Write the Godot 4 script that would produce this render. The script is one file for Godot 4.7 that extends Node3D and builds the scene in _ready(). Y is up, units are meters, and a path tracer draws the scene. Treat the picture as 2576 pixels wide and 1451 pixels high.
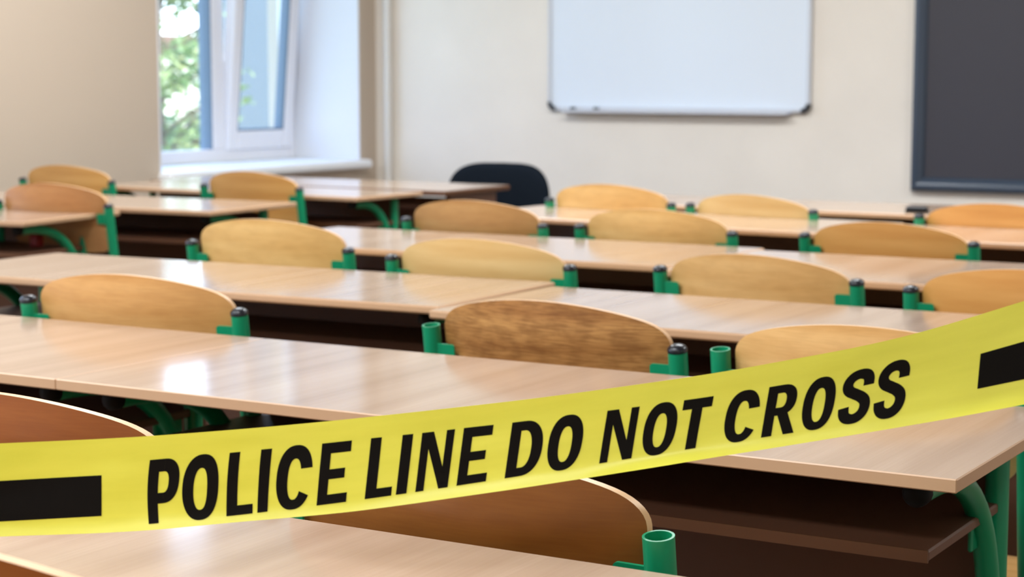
extends Node3D
# A classroom seen over its desks: rows of beech desks and green-framed plywood chairs, a window on the left,
# a whiteboard and a blackboard on the front wall, a printed barrier tape strung across the nearest row.
# x runs along the rows, -z towards the front wall, y is up, metres.

var used := {}
var M := {}

# ---------------------------------------------------------------- naming
func numbered(called: String) -> String:
	var n: int = used.get(called, 0)
	used[called] = n + 1
	return called if n == 0 else "%s_%03d" % [called, n]

func tag(o: Node, label := "", category := "", group := "", kind := "") -> void:
	if label: o.set_meta("label", label)
	if category: o.set_meta("category", category)
	if group: o.set_meta("group", group)
	if kind: o.set_meta("kind", kind)

func thing(called: String, label: String, category: String, at := Vector3.ZERO, turn := 0.0, group := "") -> Node3D:
	var o := Node3D.new()
	o.name = numbered(called)
	add_child(o)
	o.position = at
	o.rotation_degrees.y = turn
	tag(o, label, category, group)
	return o

func put(called: String, mesh: Mesh, parent: Node, at := Vector3.ZERO) -> MeshInstance3D:
	var o := MeshInstance3D.new()
	o.mesh = mesh
	o.cast_shadow = GeometryInstance3D.SHADOW_CASTING_SETTING_ON
	if parent == self:
		o.name = numbered(called)
		add_child(o)
	else:
		o.name = called
		parent.add_child(o, true)
	o.position = at
	return o

func struct(called: String, mesh: Mesh, label: String, at := Vector3.ZERO) -> MeshInstance3D:
	var o := put(called, mesh, self, at)
	tag(o, label, "", "", "structure")
	return o

# ---------------------------------------------------------------- mesh helpers
class Shape:
	var st := SurfaceTool.new()
	var group := 0
	func _init() -> void:
		st.begin(Mesh.PRIMITIVE_TRIANGLES)
	func soft() -> void:
		group += 1
		st.set_smooth_group(group)
	func hard() -> void:
		st.set_smooth_group(4294967295)
	func tri(a: Vector3, b: Vector3, c: Vector3, out: Vector3, ua := Vector2.ZERO, ub := Vector2.ZERO, uc := Vector2.ZERO) -> void:
		# clockwise seen from outside
		if (b - a).cross(c - a).dot(out) > 0.0:
			var t := b; b = c; c = t
			var u := ub; ub = uc; uc = u
		st.set_uv(ua); st.add_vertex(a)
		st.set_uv(ub); st.add_vertex(b)
		st.set_uv(uc); st.add_vertex(c)
	func quad(a: Vector3, b: Vector3, c: Vector3, d: Vector3, out: Vector3, ua := Vector2.ZERO, ub := Vector2.ZERO, uc := Vector2.ZERO, ud := Vector2.ZERO) -> void:
		tri(a, b, c, out, ua, ub, uc)
		tri(a, c, d, out, ua, uc, ud)
	# a box with chamfered edges; which: 0 every face, 1 only top and bottom, 2 all but those
	func box(c: Vector3, s: Vector3, bev := 0.003, which := 0) -> void:
		hard()
		var h := s / 2.0
		bev = minf(bev, minf(h.x, minf(h.y, h.z)) * 0.95)
		for ax in 3:
			var u := (ax + 1) % 3
			var v := (ax + 2) % 3
			for sg in [-1.0, 1.0]:
				if which == 1 and ax != 1: continue
				if which == 2 and ax == 1: continue
				var p := []
				for q in [[-1, -1], [1, -1], [1, 1], [-1, 1]]:
					var w := Vector3.ZERO
					w[ax] = sg * h[ax]
					w[u] = q[0] * (h[u] - bev)
					w[v] = q[1] * (h[v] - bev)
					p.append(c + w)
				var o := Vector3.ZERO
				o[ax] = sg
				quad(p[0], p[1], p[2], p[3], o)
			if which == 1: continue
			for su in [-1.0, 1.0]:
				for sv in [-1.0, 1.0]:
					var p := []
					for q in [[-1, 0], [1, 0], [1, 1], [-1, 1]]:
						var w := Vector3.ZERO
						w[ax] = q[0] * (h[ax] - bev)
						w[u] = su * (h[u] - bev * q[1])
						w[v] = sv * (h[v] - bev * (1 - q[1]))
						p.append(c + w)
					var o := Vector3.ZERO
					o[u] = su; o[v] = sv
					quad(p[0], p[1], p[2], p[3], o)
		if which != 1:
			for sx in [-1.0, 1.0]:
				for sy in [-1.0, 1.0]:
					for sz in [-1.0, 1.0]:
						var k := c + Vector3(sx * h.x, sy * h.y, sz * h.z)
						tri(k - Vector3(0, sy, sz) * bev, k - Vector3(sx, 0, sz) * bev, k - Vector3(sx, sy, 0) * bev, Vector3(sx, sy, sz))
	# a round tube along a path; hollow ends show the wall and a dark bore
	func tube(path: PackedVector3Array, r: float, segs := 16, hollow := 0.0, flat_end := true) -> void:
		soft()
		var rings := []
		var side := Vector3.ZERO
		for i in path.size():
			var t: Vector3
			if i == 0: t = path[1] - path[0]
			elif i == path.size() - 1: t = path[i] - path[i - 1]
			else: t = (path[i + 1] - path[i]).normalized() + (path[i] - path[i - 1]).normalized()
			t = t.normalized()
			if i == 0:
				side = t.cross(Vector3(0.31, 0.2, 0.93)).normalized()
			side = (side - t * side.dot(t)).normalized()
			var up := t.cross(side)
			var ring := PackedVector3Array()
			for k in segs:
				var a := TAU * k / segs
				ring.append(path[i] + (side * cos(a) + up * sin(a)) * r)
			rings.append(ring)
		for i in path.size() - 1:
			var mid := (path[i] + path[i + 1]) / 2.0
			for k in segs:
				var j := (k + 1) % segs
				var c: Vector3 = (rings[i][k] + rings[i + 1][j]) / 2.0
				quad(rings[i][k], rings[i][j], rings[i + 1][j], rings[i + 1][k], c - mid)
		if not flat_end: return
		for e in 2:
			var i := 0 if e == 0 else path.size() - 1
			var out := (path[0] - path[1]) if e == 0 else (path[i] - path[i - 1])
			out = out.normalized()
			if hollow > 0.0 and e == 0:
				var ri := r * 0.84
				soft()
				for k in segs:
					var j := (k + 1) % segs
					var a: Vector3 = rings[i][k]; var b: Vector3 = rings[i][j]
					var ai: Vector3 = path[i] + (a - path[i]) * 0.84
					var bi: Vector3 = path[i] + (b - path[i]) * 0.84
					quad(a, b, bi, ai, out)
				soft()
				for k in segs:
					var j := (k + 1) % segs
					var ai: Vector3 = path[i] + (rings[i][k] - path[i]) * 0.84
					var bi: Vector3 = path[i] + (rings[i][j] - path[i]) * 0.84
					quad(ai, bi, bi - out * hollow, ai - out * hollow, path[i] - (ai + bi) / 2.0)
					tri(ai - out * hollow, bi - out * hollow, path[i] - out * hollow, out)
			else:
				hard()
				for k in segs:
					tri(rings[i][k], rings[i][(k + 1) % segs], path[i], out)
	# profile: (radius, height) turned round the axis through c
	func lathe(c: Vector3, axis: Vector3, profile: PackedVector2Array, segs := 20) -> void:
		soft()
		axis = axis.normalized()
		var s := axis.cross(Vector3(0.31, 0.2, 0.93)).normalized()
		var u := axis.cross(s)
		for i in profile.size() - 1:
			var p := profile[i]; var q := profile[i + 1]
			var n2 := Vector2(q.y - p.y, p.x - q.x)
			for k in segs:
				var a := TAU * k / segs
				var b := TAU * (k + 1) / segs
				var da := s * cos(a) + u * sin(a)
				var db := s * cos(b) + u * sin(b)
				var out := (da + db).normalized() * n2.x + axis * n2.y
				quad(c + da * p.x + axis * p.y, c + db * p.x + axis * p.y, c + db * q.x + axis * q.y, c + da * q.x + axis * q.y, out)
	# a plate with an outline in a plane (origin, right, up), given thickness behind it
	func plate(outline: PackedVector2Array, origin: Vector3, right: Vector3, up: Vector3, thick: float) -> void:
		hard()
		var n := right.cross(up).normalized()
		var idx := Geometry2D.triangulate_polygon(outline)
		for i in range(0, idx.size(), 3):
			var p := []
			for k in 3:
				var o: Vector2 = outline[idx[i + k]]
				p.append(origin + right * o.x + up * o.y)
			tri(p[0], p[1], p[2], n)
			tri(p[0] - n * thick, p[1] - n * thick, p[2] - n * thick, -n)
		var mid := Vector2.ZERO
		for o in outline: mid += o / outline.size()
		for i in outline.size():
			var a := outline[i]; var b := outline[(i + 1) % outline.size()]
			var pa := origin + right * a.x + up * a.y
			var pb := origin + right * b.x + up * b.y
			var e := (a + b) / 2.0 - mid
			quad(pa, pb, pb - n * thick, pa - n * thick, right * e.x + up * e.y)
	func done(m: Material, into: ArrayMesh = null) -> ArrayMesh:
		st.generate_normals()
		var out := st.commit(into)
		out.surface_set_material(out.get_surface_count() - 1, m)
		return out

func box_mesh(s: Vector3, m: Material, bev := 0.003, c := Vector3.ZERO) -> ArrayMesh:
	var b := Shape.new()
	b.box(c, s, bev)
	return b.done(m)

func arc(a: Vector3, ctrl: Vector3, b: Vector3, n := 10) -> PackedVector3Array:
	var out := PackedVector3Array()
	for i in n + 1:
		var t := float(i) / n
		out.append(a.lerp(ctrl, t).lerp(ctrl.lerp(b, t), t))
	return out

# ---------------------------------------------------------------- materials
func mat(c: Color, rough := 0.6, spec := 0.5) -> StandardMaterial3D:
	var m := StandardMaterial3D.new()
	m.albedo_color = c
	m.roughness = rough
	m.metallic_specular = spec
	return m

func rgb(r: int, g: int, b: int) -> Color:
	return Color(r / 255.0, g / 255.0, b / 255.0)

# wood: streaks along v (or u), fine pores, broad tone drift; worn adds handled, darkened patches
func wood(seed_: int, w: int, h: int, light: Color, dark: Color, along_u: bool, worn: float, fleck: float) -> ImageTexture:
	var broad := FastNoiseLite.new()
	broad.seed = seed_; broad.frequency = 0.012; broad.fractal_octaves = 3
	var fine := FastNoiseLite.new()
	fine.seed = seed_ + 7; fine.frequency = 0.09; fine.fractal_octaves = 3
	var spot := FastNoiseLite.new()
	spot.seed = seed_ + 13; spot.frequency = 0.022; spot.fractal_octaves = 4
	var im := Image.create(w, h, false, Image.FORMAT_RGB8)
	for y in h:
		for x in w:
			var a := float(x); var b := float(y)
			if along_u:
				a = float(y); b = float(x)
			var s := broad.get_noise_2d(a * 1.6, b * 0.12) * 0.9 + 0.5
			var f := fine.get_noise_2d(a * 3.2, b * 0.16)
			var t := clampf(s * 0.75 + f * fleck + 0.12, 0.0, 1.0)
			var c := light.lerp(dark, t)
			if worn > 0.0:
				var k := clampf(spot.get_noise_2d(x * 0.7, y * 1.3) * 1.1 + 0.4 + f * 0.7, 0.0, 1.0)
				c = c.lerp(Color(0.36, 0.22, 0.10), k * worn)
			im.set_pixel(x, y, c)
	return ImageTexture.create_from_image(im)

func noise_tex(freq: float, a: Color, b: Color, seed_ := 1) -> NoiseTexture2D:
	var n := FastNoiseLite.new()
	n.seed = seed_; n.frequency = freq; n.fractal_octaves = 4
	var t := NoiseTexture2D.new()
	t.noise = n; t.width = 256; t.height = 256; t.seamless = true
	var g := Gradient.new()
	g.set_color(0, a); g.set_color(1, b)
	t.color_ramp = g
	return t

func make_materials() -> void:
	# desk tops: pale beech laminate, satin; the grain runs front to back
	var beech := wood(3, 1024, 384, rgb(193, 168, 147), rgb(174, 147, 125), false, 0.0, 0.22)
	M.top = mat(Color.WHITE, 0.13)
	M.top.albedo_texture = beech
	M.top.uv1_triplanar = true
	M.top.uv1_scale = Vector3(0.7, 0.7, 0.7)
	M.top.uv1_offset = Vector3(0.5, 0.5, 0.5)
	M.edge = mat(rgb(198, 160, 126), 0.35)
	M.under = mat(rgb(104, 68, 49), 0.5)  # brown laminate with the under-desk shade put into its colour
	M.under_edge = mat(rgb(96, 60, 35), 0.5)  # edge brown, toned down for the shade below the tops
	M.green = mat(rgb(16, 142, 98), 0.32)
	M.cap = mat(rgb(18, 22, 32), 0.28)
	M.rubber = mat(rgb(16, 16, 17), 0.6, 0.3)
	M.steel = mat(rgb(190, 190, 195), 0.3); M.steel.metallic = 0.9
	# chair plywood, several states of wear; two nearest-row tints also hold shade
	var clean := wood(21, 512, 256, rgb(244, 212, 150), rgb(224, 182, 116), true, 0.0, 0.16)
	var clean_b := wood(45, 512, 256, rgb(242, 208, 148), rgb(218, 174, 110), true, 0.05, 0.18)
	var worn := wood(33, 512, 256, rgb(206, 160, 100), rgb(158, 110, 60), true, 0.34, 0.36)
	M.ply_edge = mat(rgb(222, 180, 136), 0.4)
	M.ply_pale = ply(clean, rgb(240, 240, 238))
	M.ply_gold = ply(clean_b, Color(1.0, 0.97, 0.9))
	M.ply_amber = ply(clean_b, rgb(232, 210, 190))
	M.ply_ochre = ply(clean, rgb(246, 216, 182))
	M.ply_tan = ply(clean_b, rgb(250, 236, 222))
	M.ply_worn = ply(worn, rgb(250, 240, 232))
	M.ply_rust_shade = ply(clean_b, rgb(170, 116, 74))  # reddish varnish, its tint also darkened for the dim nearest row
	M.ply_brown_shade = ply(clean_b, rgb(160, 120, 84))  # brown varnish plus the shade on the nearest chair
	M.ply_dusty = ply(clean_b, rgb(208, 178, 164))
	M.ply_copper = ply(clean_b, rgb(204, 188, 172))
	# the room
	M.wall = mat(rgb(236, 228, 217), 0.75)
	M.wall.albedo_texture = noise_tex(0.02, Color(0.97, 0.97, 0.97), Color(1, 1, 1))
	M.wall.uv1_triplanar = true
	M.wall.uv1_scale = Vector3(0.4, 0.4, 0.4)
	M.wall_backlit = mat(rgb(197, 181, 163), 0.75)  # wall beige darkened: the backlit shade is put into the paint
	M.white = mat(rgb(238, 240, 244), 0.5)
	M.pipe = mat(rgb(222, 219, 214), 0.4)
	M.reveal = mat(rgb(222, 224, 230), 0.6)
	M.pvc = mat(rgb(232, 232, 238), 0.3)
	M.ceiling = mat(rgb(240, 238, 234), 0.8)
	M.floor = mat(rgb(112, 86, 66), 0.4)
	M.floor.albedo_texture = wood(91, 512, 512, rgb(235, 225, 215), rgb(200, 185, 170), false, 0.0, 0.2)
	M.floor.uv1_triplanar = true
	M.gasket = mat(rgb(98, 116, 136), 0.5)
	M.board_white = mat(rgb(224, 234, 246), 0.2)
	M.alu = mat(rgb(208, 212, 220), 0.35); M.alu.metallic = 0.3
	M.board_black = mat(rgb(54, 53, 62), 0.55)
	M.board_frame = mat(rgb(58, 70, 86), 0.2)
	M.dark_plastic = mat(rgb(36, 38, 44), 0.45)
	M.fabric = mat(rgb(20, 26, 34), 0.95, 0.2); M.fabric.rim_enabled = false
	M.red = mat(rgb(150, 22, 26), 0.5)
	M.glass = mat(Color(0.9, 0.96, 1.0, 0.05), 0.02)
	M.glass.transparency = BaseMaterial3D.TRANSPARENCY_ALPHA
	# barrier tape
	M.tape = mat(rgb(250, 246, 92), 0.34)
	M.tape.albedo_texture = noise_tex(0.012, Color(0.95, 0.95, 0.88), Color(1, 1, 1), 5)
	M.tape.backlight_enabled = true; M.tape.backlight = Color(0.1, 0.09, 0.03)
	M.ink = mat(rgb(20, 17, 14), 0.6, 0.2)
	# outside
	M.grass = mat(rgb(120, 150, 84), 0.9)
	M.leaf = mat(rgb(138, 162, 116), 0.6)
	M.leaf.vertex_color_use_as_albedo = true
	M.leaf.cull_mode = BaseMaterial3D.CULL_DISABLED
	M.leaf.backlight_enabled = true; M.leaf.backlight = Color(0.6, 0.66, 0.48)
	M.bark = mat(rgb(96, 82, 66), 0.9)
	M.house = mat(rgb(84, 98, 112), 0.8)
	M.house_pale = mat(rgb(236, 232, 222), 0.8)
	M.roof = mat(rgb(120, 92, 80), 0.8)

func ply(t: Texture2D, tint: Color) -> StandardMaterial3D:
	var m := mat(tint, 0.38)
	m.albedo_texture = t
	return m

# ================================================================ scene
func _ready() -> void:
	var cam := Camera3D.new()
	cam.name = "camera"
	add_child(cam)
	cam.position = Vector3(0, 1.13, 0)
	cam.rotation_degrees = Vector3(-6.52, 30.6, 0)
	cam.fov = 2.0 * rad_to_deg(atan(725.5 / 4700.0))
	cam.near = 0.05
	var lens := CameraAttributesPhysical.new()
	lens.frustum_focal_length = 24.0 / (2.0 * tan(deg_to_rad(cam.fov) / 2.0))
	lens.frustum_focus_distance = 1.7
	lens.exposure_aperture = lens.frustum_focal_length / 6.5      # a pupil of 6.5 mm
	lens.frustum_near = 0.05
	lens.frustum_far = 200.0
	cam.attributes = lens
	cam.current = true

	var env := Environment.new()
	env.background_mode = Environment.BG_SKY
	var sky := Sky.new()
	var sm := ProceduralSkyMaterial.new()
	sm.sky_top_color = rgb(150, 186, 236)
	sm.sky_horizon_color = rgb(226, 238, 250)
	sm.ground_horizon_color = rgb(200, 205, 200)
	sm.ground_bottom_color = rgb(130, 130, 120)
	sm.sky_energy_multiplier = 2.3
	sm.ground_energy_multiplier = 1.2
	sky.sky_material = sm
	env.sky = sky
	env.tonemap_mode = Environment.TONE_MAPPER_LINEAR
	env.tonemap_exposure = 1.0
	env.sdfgi_enabled = true
	env.ssao_enabled = true
	env.ssil_enabled = true
	var we := WorldEnvironment.new()
	we.name = "surroundings"
	we.environment = env
	add_child(we)

	var sun := DirectionalLight3D.new()
	sun.name = "sun"
	sun.light_color = Color(1.0, 0.95, 0.86)
	sun.light_energy = 3.2
	sun.light_angular_distance = 0.6
	sun.shadow_enabled = true
	add_child(sun)
	sun.look_at_from_position(Vector3(8, 9, 5), Vector3.ZERO)

	make_materials()
	room()
	boards()
	outside()
	furniture()
	barrier_tape()

# ---------------------------------------------------------------- the room
const WX := -5.2       # inner face of the window wall
const FX := -5.58      # inner face of the window frames
const FZ := -7.5       # front wall
const RX := 2.6
const BZ := 5.4
const H := 3.0
const SILL := 0.728

func room() -> void:
	struct("floor", box_mesh(Vector3(RX - WX + 1.0, 0.2, BZ - FZ + 0.6), M.floor, 0.0, Vector3((RX + WX) / 2 - 0.2, -0.1, (BZ + FZ) / 2)), "brown board floor under the rows of desks")
	struct("ceiling", box_mesh(Vector3(RX - WX + 1.0, 0.2, BZ - FZ + 0.6), M.ceiling, 0.0, Vector3((RX + WX) / 2 - 0.2, H + 0.1, (BZ + FZ) / 2)), "white ceiling over the classroom")
	struct("wall_front", box_mesh(Vector3(RX - WX + 0.3, H, 0.3), M.wall, 0.0, Vector3((RX + WX) / 2 + 0.15, H / 2, FZ - 0.15)), "pale beige front wall behind the two boards")
	struct("wall_right", box_mesh(Vector3(0.3, H, BZ - FZ), M.wall, 0.0, Vector3(RX + 0.15, H / 2, (BZ + FZ) / 2)), "beige wall opposite the windows")
	struct("wall_back", box_mesh(Vector3(RX - WX + 0.9, H, 0.3), M.wall, 0.0, Vector3((RX + WX) / 2 - 0.15, H / 2, BZ + 0.15)), "beige wall behind the last row")
	# the window wall: piers between the openings, breast below, lintel above
	var b := Shape.new()
	var holes := [[-7.36, -5.93], [-4.35, -2.85], [-1.3, 0.2], [1.75, 3.25]]
	var t := 0.55
	var cx := WX - t / 2
	var z0 := FZ - 0.3
	for h in holes:
		b.box(Vector3(cx, H / 2, (z0 + h[0]) / 2), Vector3(t, H, h[0] - z0), 0.004)
		b.box(Vector3(cx, (SILL - 0.03) / 2, (h[0] + h[1]) / 2), Vector3(t, SILL - 0.03, h[1] - h[0]), 0.0)
		b.box(Vector3(cx, (2.55 + H) / 2, (h[0] + h[1]) / 2), Vector3(t, H - 2.55, h[1] - h[0]), 0.0)
		z0 = h[1]
	b.box(Vector3(cx, H / 2, (z0 + BZ) / 2), Vector3(t, H, BZ - z0), 0.004)
	struct("wall_left", b.done(M.wall_backlit), "warm beige window wall, darkened for its backlit shade, with deep openings")
	window(1, -7.36, -5.93, 5.0, "white window with its right sash tilted inward, beside the front corner")
	window(2, -4.35, -2.85, 0.0, "white window in the middle of the window wall")
	window(3, -1.3, 0.2, 0.0, "third white window from the front wall")
	window(4, 1.75, 3.25, 0.0, "white window nearest the back of the room")
	# a heating riser in the corner
	b = Shape.new()
	b.tube(PackedVector3Array([Vector3(0, 0, 0), Vector3(0, H, 0)]), 0.018, 16)
	for y in [0.5, 2.0]:
		b.tube(PackedVector3Array([Vector3(0, y, -0.004), Vector3(0, y, -0.04)]), 0.006, 8)
	var pipe := put("heating_pipe", b.done(M.pipe), self, Vector3(-5.105, 0, FZ + 0.04))
	tag(pipe, "thin white vertical pipe in the corner right of the window", "pipe")
	for s in [["left", Vector3(WX + 0.006, 0.04, (BZ + FZ) / 2), Vector3(0.012, 0.08, BZ - FZ)], ["front", Vector3((WX + RX) / 2, 0.04, FZ + 0.006), Vector3(RX - WX, 0.08, 0.012)]]:
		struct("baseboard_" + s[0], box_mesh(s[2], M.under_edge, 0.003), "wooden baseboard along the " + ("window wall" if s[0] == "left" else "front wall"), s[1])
	# unseen light panels added on the ceiling as fill
	for row in [["nearest the front wall", -4.6], ["over the middle rows", -0.9], ["nearest the back wall", 1.8]]:
		for col in [["on the window side", -3.9], ["along the middle", -1.9], ["on the windowless side", 0.6]]:
			if row[1] == -0.9 and col[1] > 0.0: continue
			ceiling_fill(Vector3(col[1], H, row[1]), row[0] + " " + col[0])

func ceiling_fill(p: Vector3, where: String) -> void:  # added fill fixture, out of view, brightens the desks and chair backs
	var o := thing("ceiling_fill", "white added fill panel, unseen, " + where, "fill light", p)
	put("housing", box_mesh(Vector3(1.26, 0.06, 0.62), M.white, 0.006, Vector3(0, -0.03, 0)), o)
	var glow := mat(rgb(250, 248, 240), 0.5)
	glow.emission_enabled = true
	glow.emission = Color(0.965, 0.985, 1.0)
	glow.emission_energy_multiplier = 2.0
	put("diffuser", box_mesh(Vector3(1.2, 0.012, 0.56), glow, 0.003, Vector3(0, -0.066, 0)), o)
	var l := AreaLight3D.new()
	l.name = "fill_lamp"
	l.area_size = Vector2(1.2, 0.56)
	l.light_color = Color(0.965, 0.985, 1.0)
	l.light_energy = FILL
	l.area_range = 14.0
	l.area_attenuation = 2.0
	l.shadow_enabled = true
	o.add_child(l)
	l.position = Vector3(0, -0.08, 0)
	l.rotation_degrees.x = -90

const FILL := 6.1

func window(n: int, z0: float, z1: float, tilt: float, label: String) -> void:
	var o := Node3D.new()
	o.name = "window_%d" % n
	add_child(o)
	o.position = Vector3(FX, SILL, (z0 + z1) / 2)
	tag(o, label, "", "", "structure")
	var w := z1 - z0
	var h := 2.55 - SILL
	var d := 0.07
	# white plaster lining of the reveals and the head
	var b := Shape.new()
	var deep := WX - FX
	for s in [-1, 1]:
		b.box(Vector3(deep / 2 - 0.001, h / 2, s * (w / 2 - 0.004)), Vector3(deep + 0.006, h, 0.008), 0.002)
	b.box(Vector3(deep / 2 - 0.001, h - 0.004, 0), Vector3(deep + 0.006, 0.008, w - 0.016), 0.002)
	put("reveal_lining", b.done(M.reveal), o)
	# sill board
	b = Shape.new()
	b.box(Vector3((deep + 0.07) / 2, -0.02, 0), Vector3(deep + 0.07, 0.04, w + 0.02), 0.01)
	put("window_sill", b.done(M.white), o)
	# fixed frame
	w -= 0.016
	h -= 0.008
	b = Shape.new()
	for s in [-1, 1]:
		b.box(Vector3(-d / 2, h / 2, s * (w / 2 - 0.02)), Vector3(d, h, 0.04), 0.004)
	b.box(Vector3(-d / 2, 0.03, 0), Vector3(d, 0.06, w - 0.08), 0.004)
	b.box(Vector3(-d / 2, h - 0.03, 0), Vector3(d, 0.06, w - 0.08), 0.004)
	put("window_frame", b.done(M.pvc), o)
	# the mullion stands a little left of the middle: fixed light left, sash right (towards the front wall)
	var zm := 0.5 * w - 0.87 + 0.0
	zm = -(w / 2 - 0.575)
	put("mullion", box_mesh(Vector3(d, h - 0.12, 0.085), M.pvc, 0.005, Vector3(-d / 2, h / 2, zm)), o)
	put("gasket", box_mesh(Vector3(d, h - 0.12, 0.008), M.gasket, 0.001, Vector3(-d / 2 - 0.006, h / 2, zm + 0.0465)), o)
	var zl := (zm + 0.042 + w / 2 - 0.04) / 2
	put("pane", box_mesh(Vector3(0.006, h - 0.12, w / 2 - 0.04 - zm - 0.042), M.glass, 0.0, Vector3(-d * 0.6, h / 2, zl)), o)
	var sw := (zm - 0.043) + (w / 2 - 0.04)
	var sash := Node3D.new()
	sash.name = "tilting_sash"
	o.add_child(sash)
	sash.position = Vector3(0.012, 0.05, -(w / 2 - 0.04) + sw / 2)
	sash.rotation_degrees.z = -tilt
	var sh := h - 0.1
	b = Shape.new()
	for s in [-1, 1]:
		b.box(Vector3(-0.03, sh / 2, s * (sw / 2 - 0.035)), Vector3(0.06, sh, 0.07), 0.008)
	b.box(Vector3(-0.03, 0.045, 0), Vector3(0.06, 0.09, sw - 0.14), 0.008)
	b.box(Vector3(-0.03, sh - 0.045, 0), Vector3(0.06, 0.09, sw - 0.14), 0.008)
	put("sash_frame", b.done(M.pvc), sash)
	put("sash_pane", box_mesh(Vector3(0.006, sh - 0.18, sw - 0.14), M.glass, 0.0, Vector3(-0.03, sh / 2, 0)), sash)
	b = Shape.new()
	for s in [-1, 1]:
		b.box(Vector3(-0.034, sh / 2, s * (sw / 2 - 0.074)), Vector3(0.055, sh - 0.18, 0.008), 0.001)
	b.box(Vector3(-0.026, 0.094, 0), Vector3(0.03, 0.008, sw - 0.156), 0.001)
	put("sash_gasket", b.done(M.gasket), sash)

# ---------------------------------------------------------------- boards on the front wall
func boards() -> void:
	var x0 := -4.232
	var x1 := -2.958
	var y0 := 0.968
	var y1 := 1.87
	var o := thing("whiteboard", "white magnetic board hanging on the front wall", "whiteboard", Vector3((x0 + x1) / 2, y0, FZ))
	var w := x1 - x0
	var h := y1 - y0
	put("writing_surface", box_mesh(Vector3(w - 0.03, h - 0.03, 0.014), M.board_white, 0.001, Vector3(0, h / 2, 0.009)), o)
	var b := Shape.new()
	for s in [-1, 1]:
		b.box(Vector3(s * (w / 2 - 0.009), h / 2, 0.013), Vector3(0.018, h - 0.06, 0.022), 0.004)
	b.box(Vector3(0, 0.009, 0.013), Vector3(w - 0.06, 0.018, 0.022), 0.004)
	b.box(Vector3(0, h - 0.009, 0.013), Vector3(w - 0.06, 0.018, 0.022), 0.004)
	put("frame", b.done(M.alu), o)
	for s in [-1, 1]:
		for q in [0, 1]:
			var c := Shape.new()
			var pts := PackedVector2Array()
			for k in 9:
				var a := PI / 2 * k / 8
				pts.append(Vector2(0.036 - 0.036 * sin(a), 0.036 - 0.036 * cos(a)))
			pts.append(Vector2(0, 0.04)); pts.append(Vector2(0.017, 0.04)); pts.append(Vector2(0.02, 0.026)); pts.append(Vector2(0.04, 0.017)); pts.append(Vector2(0.04, 0.0))
			c.plate(pts, Vector3(s * w / 2, q * h, 0.027), Vector3(-s, 0, 0), Vector3(0, 1 - 2 * q, 0), 0.027 * (s * (2 * q - 1)))
			put("corner_cap", c.done(M.dark_plastic), o)
	b = Shape.new()
	b.box(Vector3(0.0, -0.004, 0.034), Vector3(w * 0.86, 0.008, 0.06), 0.002)
	b.box(Vector3(0.0, 0.0, 0.063), Vector3(w * 0.86, 0.014, 0.004), 0.001)
	put("pen_tray", b.done(M.alu), o)
	for x in [-0.5, -0.38]:
		put("tray_clip", box_mesh(Vector3(0.022, 0.012, 0.02), M.dark_plastic, 0.002, Vector3(x, 0.012, 0.035)), o)

	# blackboard
	x0 = -2.512; x1 = -0.4; y0 = 0.652; y1 = 1.9
	w = x1 - x0; h = y1 - y0
	o = thing("blackboard", "dark grey blackboard in a slate-blue wooden frame, right of the whiteboard", "blackboard", Vector3((x0 + x1) / 2, y0, FZ))
	put("writing_surface", box_mesh(Vector3(w - 0.1, h - 0.1, 0.02), M.board_black, 0.001, Vector3(0, h / 2, 0.012)), o)
	for q in 4:
		var c := Shape.new()
		# moulding: an outer slope, a flat crown and an inner step
		var len_ := h if q < 2 else w
		var prof := [Vector2(0, 0.0), Vector2(0.004, 0.03), Vector2(0.014, 0.046), Vector2(0.034, 0.044), Vector2(0.052, 0.034), Vector2(0.06, 0.022), Vector2(0.062, 0.0)]
		var dir := [Vector3(1, 0, 0), Vector3(-1, 0, 0), Vector3(0, 1, 0), Vector3(0, -1, 0)][q] as Vector3
		var run := [Vector3(0, 1, 0), Vector3(0, 1, 0), Vector3(1, 0, 0), Vector3(1, 0, 0)][q] as Vector3
		var org := [Vector3(-w / 2, h / 2, 0), Vector3(w / 2, h / 2, 0), Vector3(0, 0, 0), Vector3(0, h, 0)][q] as Vector3
		c.soft()
		for k in prof.size() - 1:
			var p: Vector2 = prof[k]; var r: Vector2 = prof[k + 1]
			var lp := len_ / 2 - p.x
			var lr := len_ / 2 - r.x
			var n := dir * (p.y - r.y) + Vector3(0, 0, absf(r.x - p.x))
			if k == 0: n = -dir
			c.quad(org + dir * p.x + run * -lp + Vector3(0, 0, p.y), org + dir * p.x + run * lp + Vector3(0, 0, p.y), org + dir * r.x + run * lr + Vector3(0, 0, r.y), org + dir * r.x + run * -lr + Vector3(0, 0, r.y), n)
		put("frame_stile" if q < 2 else "frame_rail", c.done(M.board_frame), o)

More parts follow.
